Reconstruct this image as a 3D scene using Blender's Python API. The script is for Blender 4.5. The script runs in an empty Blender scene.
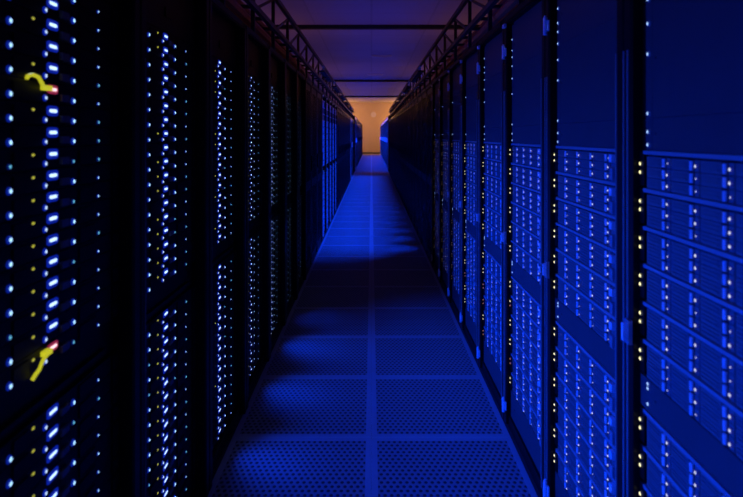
import bpy, math, random
from mathutils import Vector, Matrix
random.seed(7)
S = bpy.context.scene
COL = S.collection
PI = math.pi

# ------------------------------------------------------------------ camera, world, lights, exposure
cd = bpy.data.cameras.new('camera'); cam = bpy.data.objects.new('camera', cd); COL.objects.link(cam)
cam.location = (0, 0, 1.30); cam.rotation_euler = (PI/2, 0, 0)
cd.sensor_width = 36; cd.lens = 558/743*36; cd.shift_x = 0.0; cd.shift_y = -113/743
cd.clip_start = 0.02; cd.clip_end = 200
cd.dof.use_dof = True; cd.dof.focus_distance = 3.2; cd.dof.aperture_fstop = 4.0
S.camera = cam
w = bpy.data.worlds.new('world'); S.world = w; w.use_nodes = True
w.node_tree.nodes['Background'].inputs[0].default_value = (0, 0, 0, 1)
w.node_tree.nodes['Background'].inputs[1].default_value = 0
S.view_settings.view_transform = 'Standard'; S.view_settings.look = 'None'
S.view_settings.gamma = 1; S.view_settings.use_curve_mapping = False
S.view_settings.exposure = 0.0
S.cycles.sample_clamp_indirect = 1.5

RIGHT0, LEFT0 = 0.73, 0.815          # far-to-near rack joints: 0.73 + 0.6 k (right), 0.815 + 0.6 k (left)
BLUE = (0.001, 0.042, 1.0)

def area(name, loc, aim, sx, sy, power, color, spread):
    l = bpy.data.lights.new(name, 'AREA'); l.shape = 'RECTANGLE'; l.size = sx; l.size_y = sy
    l.energy = power; l.color = color; l.spread = math.radians(spread)
    o = bpy.data.objects.new(name, l); COL.objects.link(o); o.location = loc
    o.rotation_euler = Vector(aim).to_track_quat('-Z', 'Y').to_euler()
    return o
# light thrown across the aisle and down on the floor by the blue diodes of the running racks
for k in range(-1, 5):               # left row, foreground
    area('diode_light', (-0.575, LEFT0 + 0.6*k + 0.24, 0.62), (1, 0, -0.05), 0.10, 1.10, 6.2, BLUE, 120)
for k in range(-1, 6):
    area('diode_light', (-0.575, LEFT0 + 0.6*k + 0.16, 1.45), (0.80, 0, -1.0), 0.10, 0.20, 0.75, BLUE, 44)
    area('diode_light', (-0.575, LEFT0 + 0.6*k + 0.14, 0.42), (0.62, 0, -1.0), 0.05, 0.05, 0.14, BLUE, 60)
for k in range(9, 29):               # right row, middle distance
    area('diode_light', (0.590, RIGHT0 + 0.6*k + 0.3, 0.80), (-1, 0, -0.05), 0.08, 1.40, 7.0, BLUE, 110)
    area('diode_light', (0.575, RIGHT0 + 0.6*k + 0.3, 1.45), (-0.62, 0, -1.0), 0.06, 0.10, 5.0, BLUE, 50)
    area('diode_light', (0.575, RIGHT0 + 0.6*k + 0.3, 0.42), (-0.70, 0, -1.0), 0.05, 0.05, 0.45, BLUE, 64)
for k in range(0, 28, 2):            # both rows beyond the cross aisle
    for s_ in (-1, 1):
        area('diode_light', (s_*0.590, 20.5 + 0.6*k, 0.9), (-s_, 0, -0.1), 0.2, 1.4, 45.0 if s_ < 0 else 8.0, BLUE, 120)
        area('diode_light', (s_*0.575, 20.5 + 0.6*k, 1.45), (-s_*0.5, 0, -1.0), 0.1, 0.10, 5.0, BLUE, 80)
for k in range(0, 16):               # added blue fill lights at the inner tray edges and far rack tops, washing the ceiling
    for s_ in (-1, 1):
        area('ceiling_fill_light', (s_*(0.565 if k < 6 else 0.66), 7 + 2.0*k, 2.06), (-s_*0.25, 0, 1.0), 0.06, 1.2, 1.9, BLUE, 150)
# warm lamps over the neighbouring aisles and by the end wall
def point(name, loc, power, color, r=0.15):
    l = bpy.data.lights.new(name, 'POINT'); l.energy = power; l.color = color; l.shadow_soft_size = r
    o = bpy.data.objects.new(name, l); COL.objects.link(o); o.location = loc
WARM = (1.0, 0.42, 0.16)
for s in (-1, 1):
    for y in (4, 12, 20, 28):
        point('aisle_lamp', (s*2.7, y, 2.12), 14.0, (1.0, 0.30, 0.17))
    point('end_lamp', (s*2.4, 38.3, 2.4), 150.0, WARM)

# ------------------------------------------------------------------ materials
def mat(name, col, rough=0.5, metal=0.0, spec=0.5, emit=None, estr=0.0, noise=0.0, nscale=30, bump=0.0, coat=0.0):
    m = bpy.data.materials.new(name); m.use_nodes = True
    nt = m.node_tree; b = nt.nodes['Principled BSDF']
    b.inputs['Base Color'].default_value = (*col, 1)
    b.inputs['Roughness'].default_value = rough; b.inputs['Metallic'].default_value = metal
    b.inputs['Specular IOR Level'].default_value = spec
    if coat: b.inputs['Coat Weight'].default_value = coat
    if emit:
        b.inputs['Emission Color'].default_value = (*emit, 1); b.inputs['Emission Strength'].default_value = estr
        m.cycles.emission_sampling = 'NONE'
    if noise or bump:
        tc = nt.nodes.new('ShaderNodeTexCoord'); nz = nt.nodes.new('ShaderNodeTexNoise')
        nz.inputs['Scale'].default_value = nscale; nz.inputs['Detail'].default_value = 4
        nt.links.new(tc.outputs['Object'], nz.inputs['Vector'])
        if noise:
            mr = nt.nodes.new('ShaderNodeMapRange')
            mr.inputs['To Min'].default_value = 1 - noise; mr.inputs['To Max'].default_value = 1 + noise
            nt.links.new(nz.outputs['Fac'], mr.inputs['Value'])
            mx = nt.nodes.new('ShaderNodeVectorMath'); mx.operation = 'SCALE'
            mx.inputs[0].default_value = col; nt.links.new(mr.outputs[0], mx.inputs['Scale'])
            nt.links.new(mx.outputs[0], b.inputs['Base Color'])
        if bump:
            bp = nt.nodes.new('ShaderNodeBump'); bp.inputs['Strength'].default_value = bump
            bp.inputs['Distance'].default_value = 0.002
            nt.links.new(nz.outputs['Fac'], bp.inputs['Height']); nt.links.new(bp.outputs[0], b.inputs['Normal'])
    return m
M = {}
M['black'] = mat('black_powder_coat', (0.005, 0.005, 0.006), 0.5, spec=0.12, noise=0.2, nscale=60)
M['post'] = mat('glossy_black_post', (0.010, 0.010, 0.011), 0.4, spec=0.10, noise=0.15, nscale=40)
M['panel'] = mat('grey_blanking_panel', (0.072, 0.072, 0.076), 0.6, spec=0.12, noise=0.08, nscale=12)
M['lip'] = mat('pale_metal_lip', (0.31, 0.31, 0.32), 0.4, noise=0.1, nscale=50)
M['drive'] = mat('dark_drive_plastic', (0.145, 0.145, 0.15), 0.45, noise=0.15, nscale=90)
M['slot'] = mat('drive_slot_black', (0.03, 0.03, 0.03), 0.6, noise=0.1, nscale=90)
M['handle'] = mat('pale_latch', (0.9, 0.9, 0.9), 0.3, noise=0.05, nscale=90)
M['steel'] = mat('bright_hinge_steel', (0.92, 0.92, 0.92), 0.35, metal=0.0, noise=0.05)
M['rail'] = mat('grey_post_highlight', (0.26, 0.26, 0.26), 0.3, noise=0.1)  # grey of the strips that paint highlights on the posts
M['server'] = mat('dark_server_bezel', (0.005, 0.005, 0.0055), 0.5, spec=0.12, noise=0.25, nscale=70)
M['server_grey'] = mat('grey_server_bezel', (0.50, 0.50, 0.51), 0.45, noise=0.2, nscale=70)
M['tray'] = mat('dark_tray_steel', (0.05, 0.045, 0.045), 0.45, noise=0.2, nscale=20)
M['cable_red'] = mat('dull_red_cable', (0.30, 0.07, 0.05), 0.5, noise=0.2, nscale=40)
M['cable_grey'] = mat('grey_cable', (0.22, 0.20, 0.20), 0.5, noise=0.2, nscale=40)
M['cable_orange'] = mat('orange_cable', (0.45, 0.15, 0.04), 0.5, noise=0.2, nscale=40)
M['warm_band'] = mat('red_brown_warm_band', (0.55, 0.13, 0.07), 0.5, noise=0.2, nscale=25)  # red-brown stands in for warm light under the trays
M['yellow'] = mat('yellow_cord_painted_glow', (0.75, 0.70, 0.04), 0.45, emit=(0.62, 0.60, 0.02), estr=0.8)  # the cord is no lamp, emission paints in its brightness
M['plaster'] = mat('tan_plaster', (0.62, 0.52, 0.40), 0.8, noise=0.06, nscale=3, bump=0.1)
M['side_plaster'] = mat('grey_plaster', (0.20, 0.20, 0.21), 0.8, noise=0.06, nscale=3, bump=0.1)
M['base'] = mat('dark_baseboard', (0.03, 0.03, 0.035), 0.5, noise=0.1)
M['slab'] = mat('dark_subfloor', (0.03, 0.03, 0.032), 0.7, noise=0.2, nscale=8)
M['tile_edge'] = mat('smooth_tile_border', (0.36, 0.36, 0.37), 0.5, spec=0.25, noise=0.08, nscale=25)
M['beam'] = mat('dark_ceiling_beam', (0.02, 0.02, 0.022), 0.6, noise=0.1)
M['vent'] = mat('pale_diffuser', (0.7, 0.66, 0.55), 0.5, noise=0.05)
M['pale'] = mat('pale_disc_face', (0.75, 0.75, 0.85), 0.5, noise=0.03)
def led(name, core, cs, rim, rs):
    M[name] = mat(name + '_core', (0.02, 0.02, 0.02), 0.3, emit=core, estr=cs)
    M[name + '_rim'] = mat(name + '_lens_halo', (0.01, 0.01, 0.012), 0.3, emit=rim, estr=rs)  # dim ring emission paints the halo around each diode
led('led_blue', (0.36, 0.66, 1.0), 1.7, (0.005, 0.03, 0.6), 0.45)
led('led_white', (0.52, 0.70, 1.0), 1.3, (0.006, 0.03, 0.7), 0.5)
led('led_bar', (0.46, 0.66, 1.0), 1.8, (0.006, 0.03, 0.7), 0.45)
led('led_cyan', (0.16, 0.62, 0.95), 0.9, (0.004, 0.03, 0.4), 0.25)
led('led_yellow', (0.60, 0.58, 0.05), 0.8, (0.05, 0.045, 0.01), 0.3)
led('led_dim', (0.9, 0.55, 0.22), 0.28, (0.03, 0.012, 0.004), 0.2)
led('led_pale', (1.0, 0.92, 0.42), 1.6, (0.06, 0.06, 0.05), 0.3)
led('led_drive', (0.72, 0.74, 0.95), 1.15, (0.02, 0.03, 0.5), 0.35)
led('led_amber', (1.0, 0.42, 0.10), 0.5, (0.05, 0.015, 0.005), 0.3)
led('led_pink', (1.0, 0.62, 0.68), 1.5, (0.45, 0.03, 0.08), 0.6)
led('led_sky', (0.36, 0.58, 1.0), 1.2, (0.008, 0.03, 0.45), 0.3)

def perforated():
    m = bpy.data.materials.new('perforated_tile_steel'); m.use_nodes = True
    nt = m.node_tree; N = nt.nodes; L = nt.links; b = N['Principled BSDF']
    b.inputs['Roughness'].default_value = 0.55; b.inputs['Specular IOR Level'].default_value = 0.25
    tc = N.new('ShaderNodeTexCoord'); sp = N.new('ShaderNodeSeparateXYZ'); L.new(tc.outputs['Object'], sp.inputs[0])
    def mth(op, a, bb=None):
        n = N.new('ShaderNodeMath'); n.operation = op
        for i, v in enumerate((a, bb)):
            if v is None: continue
            if isinstance(v, (int, float)): n.inputs[i].default_value = v
            else: L.new(v, n.inputs[i])
        return n.outputs[0]
    P, Q = 0.0238, 0.0250
    row = mth('DIVIDE', sp.outputs['Y'], Q)
    ri = mth('FLOOR', row)
    par = mth('MULTIPLY', mth('PINGPONG', ri, 1.0), 0.5)       # every other row shifted by half a step
    cx = mth('SUBTRACT', mth('FRACT', mth('ADD', mth('DIVIDE', sp.outputs['X'], P), par)), 0.5)
    cy = mth('SUBTRACT', mth('FRACT', row), 0.5)
    d = mth('SQRT', mth('ADD', mth('MULTIPLY', cx, cx), mth('MULTIPLY', mth('MULTIPLY', cy, cy), 0.8)))
    hole = N.new('ShaderNodeMapRange'); hole.interpolation_type = 'SMOOTHSTEP'
    hole.inputs['From Min'].default_value = 0.18; hole.inputs['From Max'].default_value = 0.40
    L.new(d, hole.inputs['Value'])
    mix = N.new('ShaderNodeMix'); mix.data_type = 'RGBA'
    mix.inputs[6].default_value = (0.04, 0.04, 0.042, 1); mix.inputs[7].default_value = (0.27, 0.27, 0.28, 1)
    L.new(hole.outputs[0], mix.inputs[0]); L.new(mix.outputs[2], b.inputs['Base Color'])
    bp = N.new('ShaderNodeBump'); bp.inputs['Strength'].default_value = 0.6; bp.inputs['Distance'].default_value = 0.004
    L.new(hole.outputs[0], bp.inputs['Height']); L.new(bp.outputs[0], b.inputs['Normal'])
    return m
M['perf'] = perforated()
def ceiling_mat():
    m = bpy.data.materials.new('ceiling_panel_paint'); m.use_nodes = True
    nt = m.node_tree; N = nt.nodes; L = nt.links; b = N['Principled BSDF']
    b.inputs['Roughness'].default_value = 0.75
    tc = N.new('ShaderNodeTexCoord'); br = N.new('ShaderNodeTexBrick')
    br.offset = 0; br.inputs['Scale'].default_value = 1.0; br.inputs['Brick Width'].default_value = 1.2
    br.inputs['Row Height'].default_value = 1.2; br.inputs['Mortar Size'].default_value = 0.02
    br.inputs['Color1'].default_value = (0.50, 0.50, 0.52, 1); br.inputs['Color2'].default_value = (0.45, 0.45, 0.47, 1)
    br.inputs['Mortar'].default_value = (0.40, 0.40, 0.41, 1)
    L.new(tc.outputs['Object'], br.inputs['Vector']); L.new(br.outputs['Color'], b.inputs['Base Color'])
    return m
M['ceiling'] = ceiling_mat()

# ------------------------------------------------------------------ mesh building
class MB:
    def __init__(s): s.v = []; s.f = []; s.mi = []; s.mats = []
    def slot(s, m):
        if m not in s.mats: s.mats.append(m)
        return s.mats.index(m)
    def poly(s, verts, faces, m):
        o = len(s.v); k = s.slot(m); s.v += [tuple(p) for p in verts]
        for f in faces: s.f.append(tuple(o + i for i in f)); s.mi.append(k)
        return s
    def box(s, x0, x1, y0, y1, z0, z1, m):
        V = [(x, y, z) for z in (z0, z1) for y in (y0, y1) for x in (x0, x1)]
        return s.poly(V, [(0, 2, 3, 1), (4, 5, 7, 6), (0, 1, 5, 4), (2, 6, 7, 3), (0, 4, 6, 2), (1, 3, 7, 5)], m)
    def prism(s, pts, z0, z1, m):              # pts counter-clockwise in xy
        n = len(pts); V = [(x, y, z0) for x, y in pts] + [(x, y, z1) for x, y in pts]
        F = [tuple(range(n - 1, -1, -1)), tuple(range(n, 2*n))] + [(i, (i + 1) % n, n + (i + 1) % n, n + i) for i in range(n)]
        return s.poly(V, F, m)
    def cbox(s, x0, x1, y0, y1, z0, z1, c, m):  # box with chamfered upright edges
        return s.prism([(x0 + c, y0), (x1 - c, y0), (x1, y0 + c), (x1, y1 - c), (x1 - c, y1), (x0 + c, y1), (x0, y1 - c), (x0, y0 + c)], z0, z1, m)
    def bar(s, a, b, r, m, n=4, ph=PI/4):
        a = Vector(a); b = Vector(b); d = (b - a).normalized()
        u = d.orthogonal().normalized() if abs(d.z) > 0.9 else d.cross(Vector((0, 0, 1))).normalized()
        v = d.cross(u)
        V = [p + (u*math.cos(ph + 2*PI*i/n) + v*math.sin(ph + 2*PI*i/n))*r for p in (a, b) for i in range(n)]
        F = [tuple(range(n - 1, -1, -1)), tuple(range(n, 2*n))] + [(i, (i + 1) % n, n + (i + 1) % n, n + i) for i in range(n)]
        return s.poly(V, F, m)
    def tube(s, pts, r, m, n=6):
        pts = [Vector(p) for p in pts]; V = []; F = []
        for i, p in enumerate(pts):
            d = (pts[min(i + 1, len(pts) - 1)] - pts[max(i - 1, 0)]).normalized()
            u = d.cross(Vector((0, 0, 1)))
            if u.length < 0.05: u = Vector((1, 0, 0))
            u.normalize(); v = d.cross(u)
            V += [p + (u*math.cos(2*PI*k/n) + v*math.sin(2*PI*k/n))*r for k in range(n)]
        for i in range(len(pts) - 1):
            for k in range(n):
                F.append((i*n + k, i*n + (k + 1) % n, (i + 1)*n + (k + 1) % n, (i + 1)*n + k))
        F.append(tuple(range(n - 1, -1, -1))); F.append(tuple((len(pts) - 1)*n + k for k in range(n)))
        return s.poly(V, F, m)
    def lamp(s, x, y, z, hw, hh, name, rim=1.9, dome=1.1):   # diode facing -y: bright core dome, lens ring with the halo painted as dim glow
        n = 8; core = []; ring = []; foot = []
        a = min(hw, hh)
        for i in range(n):
            c, q = math.cos(2*PI*(i + 0.5)/n), math.sin(2*PI*(i + 0.5)/n)
            if hw > 2*hh: c, q = c*1.08, q*1.08 if abs(q) < 0.5 else q
            if hw > 2*hh: c, q = math.copysign(min(1, abs(c)**0.45), c), math.copysign(abs(q)**0.5, q)
            core.append((x + c*hw, y - a*dome*0.9, z + q*hh))
            ring.append((x + c*(hw + a*(rim - 1)), y - a*dome*0.3, z + q*(hh + a*(rim - 1))))
            foot.append((x + c*(hw + a*(rim - 1)), y + 0.001, z + q*(hh + a*(rim - 1))))
        s.poly(core + [(x, y - a*dome*1.4, z)], [(i, (i + 1) % n, n) for i in range(n)], name)
        s.poly(core + ring + foot, [(n + i, n + (i + 1) % n, (i + 1) % n, i) for i in range(n)] +
               [(2*n + i, 2*n + (i + 1) % n, n + (i + 1) % n, n + i) for i in range(n)], name + '_rim')
        return s
    def mesh(s, name):
        me = bpy.data.meshes.new(name); me.from_pydata(s.v, [], s.f)
        for m in s.mats: me.materials.append(M[m])
        me.polygons.foreach_set('material_index', s.mi); me.update(); return me
    def build(s, name, parent=None, loc=None):
        return put(name, s.mesh(name), parent, loc)
def put(name, me, parent=None, loc=None):
    o = bpy.data.objects.new(name, me); COL.objects.link(o)
    if parent: o.parent = parent
    if loc: o.location = loc
    return o
def empty(name, loc, rz=0):
    o = bpy.data.objects.new(name, None); COL.objects.link(o); o.location = loc; o.rotation_euler = (0, 0, rz)
    o.empty_display_size = 0.1
    return o
def tag(o, label=None, cat=None, group=None, kind=None):
    if label: o['label'] = label
    if cat: o['category'] = cat
    if group: o['group'] = group
    if kind: o['kind'] = kind
    return o

# ------------------------------------------------------------------ the setting
HX, Y0, Y1, CEIL = 4.6, -3.0, 40.0, 3.67
fl = MB()
fl.box(-HX, -0.601, Y0, Y1, -0.08, 0, 'slab'); fl.box(0.601, HX, Y0, Y1, -0.08, 0, 'slab'); fl.box(-0.601, 0.601, Y0, Y1, -0.08, -0.03, 'slab')
floor = tag(fl.build('floor'), 'raised floor of perforated metal tiles running between the rack rows', kind='structure')
tm = MB()
a, c, bd = 0.2997, 0.004, 0.024
tm.prism([(-a, -a), (a, -a), (a, a), (-a, a)], -0.0300, -0.0015, 'tile_edge')
i = a - bd
for q in range(4):                                  # raised smooth border, mitred at the corners
    R = Matrix.Rotation(q*PI/2, 3, 'Z')
    V = [R @ Vector(p) for p in ((-a, -a, -0.002), (a, -a, -0.002), (a - 0.0008, -a + 0.0008, 0), (-a + 0.0008, -a + 0.0008, 0), (i, -i, 0), (-i, -i, 0), (i, -i, -0.0014), (-i, -i, -0.0014))]
    tm.poly(V, [(0, 1, 2, 3), (3, 2, 4, 5), (5, 4, 6, 7)], 'tile_edge')
tm.poly([(-i, -i, -0.0013), (i, -i, -0.0013), (i, i, -0.0013), (-i, i, -0.0013)], [(0, 1, 2, 3)], 'perf')
tile_mesh = tm.mesh('floor_tile')
for r in range(-4, 67):
    if 0.305 + 0.6*r > Y1 - 0.3: break
    for s in (-1, 1): put('floor_tile', tile_mesh, floor, (s*0.3, 0.305 + 0.6*r, 0))
tag(MB().box(-HX, HX, Y0, Y1, CEIL, CEIL + 0.1, 'ceiling').build('ceiling'), 'pale panelled ceiling above the aisle', kind='structure')
tag(MB().box(-HX, HX, Y1, Y1 + 0.1, -0.08, CEIL, 'plaster').build('wall_back'), 'warm lit tan wall closing the far end of the aisle', kind='structure')
tag(MB().box(-HX, HX, Y0 - 0.1, Y0, -0.08, CEIL, 'side_plaster').build('wall_front'), 'grey wall behind the viewer', kind='structure')
tag(MB().box(-HX - 0.1, -HX, Y0, Y1, -0.08, CEIL, 'side_plaster').build('wall_left'), 'grey wall beyond the left rack row', kind='structure')
tag(MB().box(HX, HX + 0.1, Y0, Y1, -0.08, CEIL, 'side_plaster').build('wall_right'), 'grey wall beyond the right rack row', kind='structure')
tag(MB().box(-HX, HX, Y1 - 0.02, Y1, 0, 0.10, 'base').build('baseboard_back'), 'dark baseboard along the foot of the end wall', kind='structure')
for k, y in enumerate((12.0, 23.8, 33.4)):
    tag(MB().box(-HX, HX, y - 0.06, y + 0.06, CEIL - 0.085, CEIL, 'beam').build('trim_%d' % (k + 1)),
        ['nearest dark beam crossing the ceiling', 'middle dark beam crossing the ceiling', 'farthest dark beam crossing the ceiling before the end wall'][k], kind='structure')

# ------------------------------------------------------------------ shared rack pieces (front faces -y, width along x, base at z = 0)
TOP = 1.83
POST = MB().cbox(-0.019, 0.019, 0, 0.06, 0.012, TOP - 0.035, 0.005, 'post').mesh('post')
POST_L = MB().cbox(-0.019, 0.019, -0.015, 0.06, 0.012, TOP - 0.035, 0.005, 'post').mesh('post')
POST_STREAK_L = MB().box(-0.0022, 0.0022, -0.002, 0.001, 0.06, 1.50, 'drive').mesh('rail')  # dim strip painting the faint light streak on left posts
POST_STREAK = MB().box(-0.0028, 0.0028, -0.003, 0.001, 0.06, 1.50, 'rail').mesh('rail')  # pale strip shaped as the reflected light streak on a post
SIDE = MB().box(-0.006, 0.006, 0.06, 1.0, 0.05, TOP - 0.035, 'black').mesh('side_panel')
CAP = MB().box(-0.299, 0.299, -0.002, 1.0, TOP - 0.035, TOP, 'black').box(-0.26, 0.26, -0.006, -0.002, TOP - 0.028, TOP - 0.008, 'post').mesh('top_panel')
PLINTH = MB().box(-0.298, 0.298, 0.012, 1.0, 0.0, 0.05, 'black').mesh('base_plinth')
REAR = MB().box(-0.298, 0.298, 0.985, 1.0, 0.05, TOP - 0.035, 'black').mesh('rear_panel')
HINGE = (MB().bar((0, -0.008, -0.030), (0, -0.008, 0.030), 0.0075, 'steel', 8, 0).box(-0.004, 0.018, -0.004, 0.001, -0.018, 0.018, 'steel')
         .bar((0, -0.008, 0.030), (0, -0.008, 0.036), 0.0045, 'steel', 8, 0)).mesh('hinge')
LATCH = (MB().box(-0.011, 0.011, -0.008, 0.001, -0.028, 0.028, 'lip').box(-0.005, 0.005, -0.018, -0.008, -0.020, 0.020, 'steel')).mesh('latch')
GLINT = (MB().box(-0.020, 0.020, -0.012, -0.002, -0.008, 0.008, 'steel').box(-0.032, -0.020, -0.008, -0.002, -0.004, 0.004, 'steel')).mesh('top_glint')  # small pale piece added for the glint at the rack top

def frame(root, hinge_side=-1, hinges=True, left=False, streaks=True):
    for s in (-1, 1):
        p = put('post', POST_L if left else POST, root, (s*0.2795, 0, 0))
        if streaks:
            for x in (((0.006,) if s < 0 else ()) if left else (0.006, -0.014) if s < 0 else (-0.014,)): put('rail', POST_STREAK_L if left else POST_STREAK, p, (x, -0.015 if left else 0, 0))  # strips stand in for reflected highlights on the posts
        put('side_panel', SIDE, root, (s*0.2925, 0, 0))
    put('top_panel', CAP, root); put('base_plinth', PLINTH, root); put('rear_panel', REAR, root)
    if hinges:
        for z in (0.092, 1.672): put('hinge', HINGE, root, (hinge_side*0.272, -0.0, z))
        put('latch', LATCH, root, (hinge_side*0.266, -0.0, 0.845))
        put('top_glint', GLINT, root, (hinge_side*0.262, 0, 1.788))

# ---- right row: drive servers
PITCH = 0.0855; FY = 0.022; DX0, DP = -0.231, 0.1025
UP_BOTTOM = [1.267 - PITCH*(k + 1) for k in range(6)]
LOW_BOTTOM = [0.681 - PITCH*(k + 1) for k in range(6)]
def server2u():
    b = MB()
    b.box(-0.238, 0.256, FY + 0.016, 0.75, 0, PITCH - 0.001, 'slot')
    b.box(-0.238, 0.256, FY - 0.005, FY + 0.016, PITCH - 0.0095, PITCH - 0.001, 'lip')          # top lip
    b.box(-0.260, -0.238, FY - 0.002, 0.40, 0.004, PITCH - 0.004, 'black')                     # diode ear
    b.box(0.190, 0.256, FY - 0.003, FY + 0.016, 0, PITCH - 0.013, 'drive')
    b.box(0.196, 0.212, FY - 0.012, FY - 0.003, 0.050, 0.070, 'handle')                        # near ear grips
    b.box(0.196, 0.212, FY - 0.010, FY - 0.003, 0.004, 0.034, 'lip')
    return b.mesh('server')
SERVER2U = server2u()
def drive_into(b, x0, z0, h=0.0225):
    b.box(x0 + 0.001, x0 + 0.064, FY, FY + 0.016, z0, z0 + h, 'drive')
    for q in (0.006, 0.0135): b.box(x0 + 0.006, x0 + 0.058, FY - 0.0025, FY, z0 + q, z0 + q + 0.0028, 'drive')
    b.box(x0 + 0.064, x0 + 0.084, FY + 0.0015, FY + 0.016, z0, z0 + h, 'slot')
    b.prism([(x0 + 0.0695, FY - 0.0005), (x0 + 0.0715, FY - 0.003), (x0 + 0.0750, FY - 0.003), (x0 + 0.0772, FY - 0.0005), (x0 + 0.0772, FY + 0.0015), (x0 + 0.0695, FY + 0.0015)], z0 + 0.002, z0 + h - 0.002, 'handle')
    b.box(x0 + 0.084, x0 + 0.0985, FY + 0.001, FY + 0.016, z0, z0 + h, 'drive')
    return b
DRIVE = drive_into(MB(), 0, 0).mesh('drive')
ROWZ = (0.0005, 0.0245, 0.0485)
def bank():
    b = MB()
    for cidx in range(4):
        for z in ROWZ: drive_into(b, DX0 + DP*cidx, z)
    return b.mesh('drive_bank')
BANK = bank()
LED_DRIVE = MB().lamp(0, 0, 0, 0.0030, 0.0030, 'led_drive', 1.8).mesh('status_light')
LED_DRIVE_DIM = MB().lamp(0, 0, 0, 0.0017, 0.0017, 'led_drive', 2.2).mesh('status_light')
LED_EAR = MB().lamp(0, 0, 0, 0.0042, 0.0042, 'led_pale', 1.5).mesh('ear_light')
LED_EAR_AMBER = MB().lamp(0, 0, 0, 0.0042, 0.0042, 'led_amber', 1.5).mesh('ear_light')
LED_SKY = MB().lamp(0, 0, 0, 0.0040, 0.0040, 'led_sky', 1.8).mesh('strip_light')
def bank_lights(seed):
    rr = random.Random(seed); b = MB()
    for cidx in range(4):
        for z in ROWZ:
            if rr.random() < 0.6: b.lamp(DX0 + DP*cidx + 0.091, FY, z + 0.011, 0.0019, 0.0019, 'led_drive', 1.8)
    return b.mesh('drive_lights')
BANKL = [bank_lights(s) for s in range(4)]
def ear_lights(col):
    b = MB()
    for z in (0.0345, 0.054): b.lamp(-0.250, FY - 0.002, z, 0.0040, 0.0040, col, 1.5)
    return b.mesh('ear_lights')
EARL = {c_: ear_lights(c_) for c_ in ('led_pale', 'led_amber', 'led_dim')}
STRIP_Z = (1.72, 1.672, 1.643, 1.604, 1.55, 1.482, 1.349, 1.308, 1.279, 0.745, 0.735, 0.70)
STRIP = MB().box(-0.232, -0.203, FY - 0.0015, FY + 0.02, 1.268, TOP - 0.045, 'panel').mesh('light_strip')
def blanks():
    out = []
    for z0, z1 in ((1.268, 1.338), (1.340, 1.60), (1.602, TOP - 0.037), (0.6825, 0.752), (0.052, 0.166)):
        b = MB().box(-0.203 if z0 > 1 else -0.258, 0.258, FY - 0.001, FY + 0.02, z0 - 0.0006, z1 + 0.0006, 'panel')
        if z0 > 1: b.box(-0.258, -0.233, FY + 0.004, FY + 0.02, z0 + 0.001, z1 - 0.001, 'black')
        for sx in (-0.19, 0.245):
            b.bar((sx, FY - 0.003, (z0 + z1)/2), (sx, FY, (z0 + z1)/2), 0.0035, 'panel', 6)
        out.append(b.mesh('blanking_panel'))
    return out
BLANKS = blanks()

ORD = ('nearest second third fourth fifth sixth seventh eighth ninth tenth eleventh twelfth thirteenth fourteenth fifteenth sixteenth seventeenth eighteenth nineteenth twentieth '
       'twenty-first twenty-second twenty-third twenty-fourth twenty-fifth twenty-sixth twenty-seventh twenty-eighth twenty-ninth thirtieth').split()
def right_drive_rack(k, detail):
    root = empty('server_rack', (0.600, RIGHT0 + 0.6*k + 0.3 - 0.0, 0), -PI/2)
    rr = random.Random(100 + k)
    frame(root)
    for m in BLANKS: put('blanking_panel', m, root)
    st = put('light_strip', STRIP, root)
    if detail:
        for z in STRIP_Z[:9]: put('strip_light', LED_SKY, st, (-0.217, FY - 0.0015, z))
    else:
        b = MB()
        for z in (STRIP_Z[:9] if k < 4 else STRIP_Z[4:9:3]): b.lamp(-0.217, FY - 0.0015, z, 0.0040, 0.0040, 'led_sky', 1.8)
        tag(b.build('strip_lights', st), kind='stuff')
    for z in STRIP_Z[9:]:
        put('panel_light', LED_SKY, root, (-0.217, FY - 0.001, z))
    for n, z0 in enumerate(UP_BOTTOM + LOW_BOTTOM):
        sv = put('server', SERVER2U, root, (0, 0, z0))
        amber = (k >= 2 and n > 5 and rr.random() < 0.35) or (k >= 5 and rr.random() < 0.8)
        if detail:
            for cidx in range(4):
                for z in ROWZ:
                    put('drive', DRIVE, sv, (DX0 + DP*cidx, 0, z))
                    put('status_light', LED_DRIVE if rr.random() < 0.7 else LED_DRIVE_DIM, sv, (DX0 + DP*cidx + 0.091, FY, z + 0.011))
            for z in (0.0345, 0.054): put('ear_light', LED_EAR_AMBER if (amber and rr.random() < 0.5) else LED_EAR, sv, (-0.250, FY - 0.002, z))
        else:
            tag(put('drive_bank', BANK, sv), kind='stuff')
            tag(put('drive_lights', rr.choice(BANKL), sv), kind='stuff')
            tag(put('ear_lights', EARL['led_dim' if k >= 5 else 'led_amber' if amber else 'led_pale'], sv), kind='stuff')
    return root
RL = {-1: 'blue lit drive server rack just beside the viewer, right of the frame edge',
      0: 'largest blue lit drive server rack, cut off by the right edge of the photo',
      1: 'second nearest rack of the right row, four columns of drives with white diodes',
      2: 'third nearest drive server rack of the right row, amber diodes near its foot',
      3: 'fourth nearest drive server rack of the right row',
      4: 'fifth nearest drive server rack of the right row',
      5: 'sixth drive server rack of the right row, last one still lit blue',
      6: 'seventh rack of the right row, in shade with dim amber diodes',
      7: 'eighth rack of the right row, in shade with faint amber diodes'}
for k in range(-1, 8):
    tag(right_drive_rack(k, 0 <= k <= 2), RL[k], 'server rack', 'drive server racks of the right row')

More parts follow.
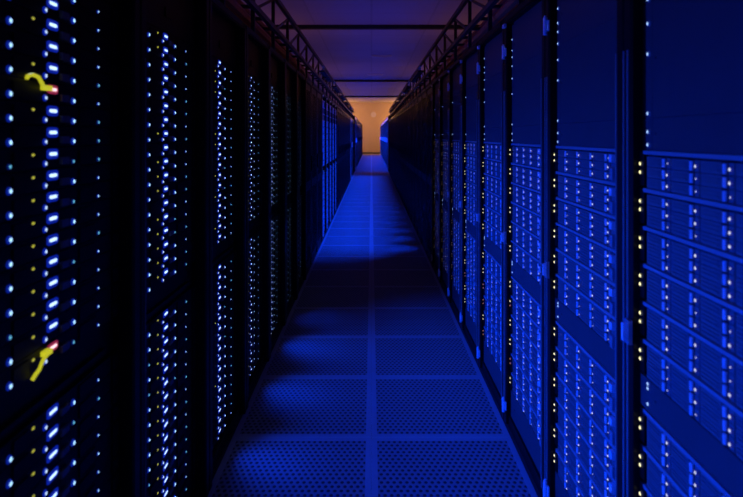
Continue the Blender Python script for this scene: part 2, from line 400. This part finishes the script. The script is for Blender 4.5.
# ---- closed racks farther off
def door_mesh(mname, lit):
    b = MB(); b.box(-0.258, 0.258, 0.008, 0.03, 0.055, TOP - 0.04, mname)
    for x in (-0.17, -0.085, 0.0, 0.085, 0.17): b.box(x - 0.012, x + 0.012, 0.002, 0.008, 0.10, TOP - 0.10, 'post' if not lit else 'lip')
    b.box(-0.235, 0.235, 0.004, 0.008, 0.78, 0.86, 'post')
    b.box(0.215, 0.235, -0.012, 0.004, 0.95, 1.10, 'steel' if lit else 'post')
    return b.mesh('door')
DOOR = door_mesh('black', False)
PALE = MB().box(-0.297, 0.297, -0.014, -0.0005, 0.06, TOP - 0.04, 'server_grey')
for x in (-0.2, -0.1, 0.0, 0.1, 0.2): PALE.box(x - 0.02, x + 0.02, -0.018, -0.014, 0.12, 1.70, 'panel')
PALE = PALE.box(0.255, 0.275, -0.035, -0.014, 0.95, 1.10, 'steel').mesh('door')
def open_front():
    b = MB(); rr = random.Random(5); z = 0.06
    while z < 1.70:
        if 0.74 < z < 0.84: z += 0.0845; continue
        tall = z > 1.45
        b.box(-0.256, 0.256, FY, 0.5, z, z + 0.083, 'panel' if tall else 'slot')
        b.box(-0.256, 0.256, FY - 0.006, FY, z + 0.071, z + 0.083, 'lip')
        if not tall:
            for cidx in range(4):
                x0 = DX0 + DP*cidx
                b.box(x0, x0 + 0.06, FY - 0.003, FY, z + 0.004, z + 0.068, 'server_grey'); b.box(x0 + 0.064, x0 + 0.082, FY - 0.009, FY, z + 0.004, z + 0.068, 'handle')
        z += 0.0845
    return b.mesh('server_fronts')
FRONTS = open_front()
def front_lights():
    b = MB(); rr = random.Random(9)
    for cidx in range(4):
        for n in range(34):
            if rr.random() < 0.5: b.lamp(DX0 + DP*cidx + 0.091, FY, 0.09 + 0.042*n, 0.004, 0.004, 'led_cyan', 1.7)
    return b.mesh('status_lights')
FRONTL = front_lights()
def closed_rack(x, y, rz, kind):
    root = empty('server_rack', (x, y, 0), rz)
    if y > 19: root.scale.z = 1.10
    frame(root, hinges=(kind == 'open'), streaks=False)
    if kind == 'closed':
        put('door', DOOR, root)
    elif kind == 'pale':
        put('door', PALE, root)
    else:
        tag(put('server_fronts', FRONTS, root), kind='stuff'); tag(put('status_lights', FRONTL, root), kind='stuff')
    return root
for k in range(8, 30):
    tag(closed_rack(0.600, RIGHT0 + 0.6*k + 0.3, -PI/2, 'closed'),
        '%s rack of the right row from the viewer, black closed door' % ORD[k], 'server rack', 'closed racks in the middle of the right row')
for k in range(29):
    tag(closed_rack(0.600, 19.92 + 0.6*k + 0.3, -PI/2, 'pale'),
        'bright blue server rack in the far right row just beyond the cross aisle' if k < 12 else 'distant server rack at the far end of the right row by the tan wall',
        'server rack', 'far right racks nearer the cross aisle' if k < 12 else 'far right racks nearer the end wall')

# ---- left row: slim servers full of diodes
U = 0.042
LF = 0.025
SLIM = (MB().box(-0.256, 0.256, LF, 0.7, 0.0005, U - 0.0015, 'server')
        .box(-0.256, -0.225, LF - 0.004, LF, 0.004, U - 0.005, 'black').box(0.225, 0.256, LF - 0.004, LF, 0.004, U - 0.005, 'black')
        .box(0.002, 0.030, LF - 0.006, LF, 0.006, 0.020, 'drive')
        .box(0.075, 0.145, LF - 0.003, LF, 0.006, 0.034, 'server').box(-0.145, -0.100, LF - 0.003, LF, 0.006, 0.034, 'server')).mesh('server')
D_BLUE = MB().lamp(0, 0, 0, 0.0041, 0.0041, 'led_blue', 1.8).mesh('status_light')
D_WHITE = MB().lamp(0, 0, 0, 0.0035, 0.0035, 'led_white', 1.9).mesh('status_light')
D_CYAN = MB().lamp(0, 0, 0, 0.0032, 0.0032, 'led_cyan', 1.7).mesh('status_light')
D_SMALL = MB().lamp(0, 0, 0, 0.0024, 0.0024, 'led_blue', 1.8).mesh('status_light')
D_BAR = MB().lamp(0, 0, 0, 0.0130, 0.0034, 'led_bar', 3.0, 0.6).mesh('display_light')
D_PINK = MB().lamp(0, 0, 0, 0.0130, 0.0034, 'led_pink', 2.6, 0.6).mesh('display_light')
D_YEL = MB().lamp(0, 0, 0, 0.0048, 0.0026, 'led_yellow', 1.5, 0.6).mesh('activity_light')
UNITS = [1.404 + U*n for n in range(4, -14, -1)] + [1.404 - U*n for n in range(16, 33)]
def diode_list(rr, n, z0, k):
    L = []
    zz = 0.010
    L.append(('status_light', D_CYAN if rr.random() < (0.06 if n < 18 else 0.3) else D_BLUE, -0.154, zz))
    if rr.random() < (0.85 if k < 2 else 0.35): L.append(('activity_light', D_YEL, -0.086, zz + 0.018))
    L.append(('status_light', D_WHITE, -0.0485, zz))
    L.append(('display_light', D_BAR, -0.022, zz + 0.018))
    L.append(('status_light', D_BLUE if rr.random() < 0.85 else D_CYAN, 0.051, zz))
    L.append(('status_light', D_SMALL if rr.random() < 0.6 else D_CYAN, 0.158, zz))
    return L
JOIN = {}
def add_joined(b, me_kind, x, z):
    p = {D_CYAN: (0.0032, 0.0032, 'led_cyan', 1.7), D_BLUE: (0.0034, 0.0034, 'led_blue', 1.8), D_WHITE: (0.0030, 0.0030, 'led_white', 1.9),
         D_SMALL: (0.0024, 0.0024, 'led_blue', 1.8), D_BAR: (0.0105, 0.0032, 'led_bar', 2.4), D_YEL: (0.0036, 0.0022, 'led_yellow', 1.5, 0.6)}[me_kind]
    b.lamp(x, LF, z, p[0]*0.75, p[1]*0.75, p[2], p[3])
MIDPANEL = MB().box(-0.256, 0.256, LF + 0.01, LF + 0.03, 0.7735, 0.8575, 'black').box(-0.2, 0.2, LF, LF + 0.01, 0.79, 0.80, 'black').mesh('blanking_panel')
TOPPANEL = MB().box(-0.256, 0.256, LF, LF + 0.02, 1.615, TOP - 0.037, 'black').box(-0.03, 0.03, LF - 0.004, LF, 1.66, 1.69, 'server').mesh('blanking_panel')
SLIMJ = {}
def left_rack(k, detail):
    root = empty('server_rack', (-0.600, LEFT0 + 0.6*k + 0.3, 0), PI/2)
    rr = random.Random(300 + k)
    frame(root, 1, hinges=False, left=True)
    put('blanking_panel', MIDPANEL, root); put('blanking_panel', TOPPANEL, root)
    for n, z0 in enumerate(UNITS):
        sv = put('server', SLIM, root, (0, 0, z0))
        L = diode_list(rr, n, z0, k)
        if detail:
            for nm, me, x, z in L:
                if k == 0 and nm == 'display_light' and n in (5, 17): me = D_PINK
                put(nm, me, sv, (x, LF - (0.005 if nm == 'display_light' and False else 0), z))
        else:
            v = (n*7 + k) % 6
            if v not in SLIMJ:
                b = MB()
                for nm, me, x, z in L: add_joined(b, me, x, z)
                SLIMJ[v] = b.mesh('status_lights')
            tag(put('status_lights', SLIMJ[v], sv), kind='stuff')
    return root
LL = {-1: 'dark rack of slim servers just beside the viewer, left of the frame edge',
      0: 'largest dark rack of slim servers, two yellow cords, cut off by left photo edge',
      1: 'second nearest rack of the left row, blue and white diodes, a few yellow',
      2: 'third nearest dark rack of slim servers in the left row',
      3: 'fourth nearest dark rack of slim servers in the left row',
      4: 'fifth nearest dark rack of slim servers in the left row',
      5: 'sixth nearest dark rack of slim servers in the left row',
      6: 'seventh dark rack of slim servers in the left row, last with visible diodes'}
for k in range(-1, 7):
    tag(left_rack(k, 0 <= k <= 2), LL[k], 'server rack', 'slim server racks of the left row')
for k in range(7, 9):
    tag(closed_rack(-0.600, LEFT0 + 0.6*k + 0.3, PI/2, 'closed'),
        '%s rack of the left row, black closed door in the shade' % ORD[k], 'server rack', 'closed racks in the left row')
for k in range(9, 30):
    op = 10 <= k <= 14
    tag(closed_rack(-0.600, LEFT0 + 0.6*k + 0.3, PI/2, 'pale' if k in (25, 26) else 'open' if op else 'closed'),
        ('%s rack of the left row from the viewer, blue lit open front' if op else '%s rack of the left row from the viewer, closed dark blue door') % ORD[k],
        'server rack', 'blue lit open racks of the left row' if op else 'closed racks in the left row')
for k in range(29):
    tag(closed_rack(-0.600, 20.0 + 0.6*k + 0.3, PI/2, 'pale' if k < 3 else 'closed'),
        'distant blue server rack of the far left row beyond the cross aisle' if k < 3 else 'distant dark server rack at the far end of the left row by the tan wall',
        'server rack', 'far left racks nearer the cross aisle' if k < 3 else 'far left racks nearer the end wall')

# ---- yellow patch cords plugged in beside two displays of the nearest left rack
def cord(unit, pts, label):
    z0 = UNITS[unit]
    root = empty('patch_cord', (-0.600, LEFT0 + 0.3, z0), PI/2)
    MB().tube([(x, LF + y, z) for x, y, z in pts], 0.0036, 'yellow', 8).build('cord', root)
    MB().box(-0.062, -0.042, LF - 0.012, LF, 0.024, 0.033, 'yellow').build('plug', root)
    tag(root, label, 'cable', 'yellow cords on the nearest left rack')
cord(5, [(-0.045, -0.010, 0.0285), (-0.062, -0.012, 0.0285), (-0.076, -0.014, 0.030), (-0.086, -0.016, 0.037), (-0.091, -0.014, 0.045), (-0.098, -0.008, 0.049), (-0.106, -0.003, 0.046), (-0.108, -0.003, 0.040)], 'yellow cord with painted glow curling beside a pinkish light, high on the nearest left rack')
cord(17, [(-0.045, -0.010, 0.0285), (-0.060, -0.012, 0.0280), (-0.074, -0.014, 0.026), (-0.084, -0.016, 0.022), (-0.088, -0.014, 0.012), (-0.090, -0.008, 0.003), (-0.092, -0.003, -0.006)], 'bent yellow cord with painted glow just above the dark middle gap of the nearest left rack')

# ------------------------------------------------------------------ overhead cable trays carried by the rack tops
TB, TT, IN, OUT = 1.96, 2.16, 0.60, 1.02
def tray(s, label):
    root = empty('cable_tray', (s*0.8, 0, TOP))
    X = lambda x: s*(x - 0.8)
    Z = lambda z: z - TOP
    y0, y1 = 0.3, 18.66
    for x, z in ((IN, TB), (OUT, TB), (IN, TT), (OUT, TT)):
        MB().box(X(x) - 0.012, X(x) + 0.012, y0, y1, Z(z) - 0.014, Z(z) + 0.014, 'tray').build('rail', root)
    rung = MB().box(min(X(IN), X(OUT)), max(X(IN), X(OUT)), -0.012, 0.012, Z(TB) - 0.010, Z(TB) + 0.006, 'tray').mesh('rung')
    y = y0 + 0.15
    while y < y1: put('rung', rung, root, (0, y, 0)); y += 0.30
    up = [MB().box(X(x) - 0.010, X(x) + 0.010, -0.010, 0.010, Z(TOP), Z(TT) - 0.0, 'tray').mesh('upright') for x in (IN + 0.02, OUT - 0.02)]
    br = MB().bar((X(IN + 0.015), 0, Z(TB)), (X(IN + 0.015), 0.6, Z(TT)), 0.009, 'tray').mesh('brace')
    yy = 0.52
    n = 0
    while yy < y1 - 0.6:
        if not (18.6 < yy < 20.0):
            for m in up: put('upright', m, root, (0, yy, 0))
        put('brace', br, root, (0, yy, 0))
        yy += 0.6; n += 1
    chan = (MB().box(X(0.565) - 0.034, X(0.565) + 0.034, -0.62, 0.62, Z(2.03), Z(2.045), 'tray')
            .box(min(X(0.565), X(IN)), max(X(0.565), X(IN)), -0.02, 0.02, Z(2.02), Z(2.03), 'tray')
            .box(X(IN) - 0.004, X(IN) + 0.004, -0.02, 0.02, Z(TB), Z(2.03), 'tray')).mesh('added_light_housing')
    for k in range(6): put('added_light_housing', chan, root, (0, 7 + 2.0*k, 0))  # added housings below the ceiling fill lights
    tag(root, label, 'cable tray', 'overhead cable trays')
    # cables lying in the tray
    rr = random.Random(40 + s)
    cols = ['cable_red', 'cable_grey', 'cable_orange', 'cable_red', 'cable_grey', 'cable_red']
    words = {'cable_red': 'dull red', 'cable_grey': 'grey', 'cable_orange': 'orange'}
    where = ['along its aisle edge', 'second from the aisle edge', 'third from the aisle edge', 'fourth from the aisle edge', 'fifth from the aisle edge', 'along its wall side']
    for q in range(6):
        r = rr.uniform(0.016, 0.0215); pts = []; ph = 1.0 + s
        xb = IN + 0.093 + 0.051*q
        n = 90
        for t in range(n + 1):
            yv = 0.35 + (y1 - 0.45)*t/n
            pts.append((s*(xb + 0.012*math.sin(yv*1.3 + ph)), yv, TB + 0.0065 + r + 0.006*abs(math.sin(yv*2.1 + ph))))
        o = MB().tube(pts, r, cols[q], 7).build('cable_bundle')
        tag(o, '%s cable bundle lying in the %s overhead tray, %s' % (words[cols[q]], 'left' if s < 0 else 'right', where[q]), 'cable', 'cable bundles in the overhead trays')
for s_ in (-1, 1):
    o = MB().tube([(s_*(0.668 + 0.006*math.sin(0.7*t)), 0.35 + 0.3*t, TB - 0.0105 - 0.026) for t in range(61)], 0.026, 'warm_band', 8).build('cable_bundle')  # added tube, its colour paints in the tray's warm-lit underside
    tag(o, 'added red-brown tube painting warm light under the %s overhead tray' % ('left' if s_ < 0 else 'right'), 'cable', 'cable bundles in the overhead trays')
tray(-1, 'dark lattice cable tray above the left rack row')
tray(1, 'dark lattice cable tray above the right rack row')

# ------------------------------------------------------------------ small things on the ceiling and end wall
for y, x, lab in ((16.6, 0.30, 'pale louvred ceiling diffuser nearest the viewer, slightly right of the middle'), (21.5, 0.15, 'pale louvred ceiling diffuser farther off, between the first two beams')):
    root = empty('ceiling_diffuser', (x, y, CEIL))
    b = MB()
    for q in (-1, 1): b.box(-0.30, 0.30, q*0.15 - 0.02, q*0.15 + 0.02, -0.02, 0, 'vent'); b.box(q*0.28 - 0.02, q*0.28 + 0.02, -0.13, 0.13, -0.02, 0, 'vent')
    b.build('frame', root)
    sl = MB().box(-0.26, 0.26, -0.012, 0.012, -0.014, 0, 'vent').mesh('slat')
    for q in range(5): put('slat', sl, root, (0, -0.10 + 0.05*q, 0))
    tag(root, lab, 'vent', 'ceiling diffusers')
root = empty('wall_clock', (0.14, Y1 - 0.001, 2.80))
b = MB(); n = 20
V = [(0.19*math.cos(2*PI*k/n), y, 0.19*math.sin(2*PI*k/n)) for y in (0, -0.04) for k in range(n)]
b.poly(V, [tuple(range(n, 2*n))] + [(k, n + k, n + (k + 1) % n, (k + 1) % n) for k in range(n)], 'pale').build('face', root)
b = MB()
for k in range(n):
    a0, a1 = 2*PI*k/n, 2*PI*(k + 1)/n
    P = [(r*math.cos(t), y, r*math.sin(t)) for r, t, y in ((0.19, a0, -0.05), (0.19, a1, -0.05), (0.215, a1, -0.05), (0.215, a0, -0.05), (0.215, a0, 0), (0.215, a1, 0))]
    b.poly(P, [(0, 1, 2, 3), (3, 2, 5, 4)], 'vent')
b.build('rim', root)
tag(root, 'small pale round disc high on the tan end wall', 'disc')
root.name = 'wall_disc'
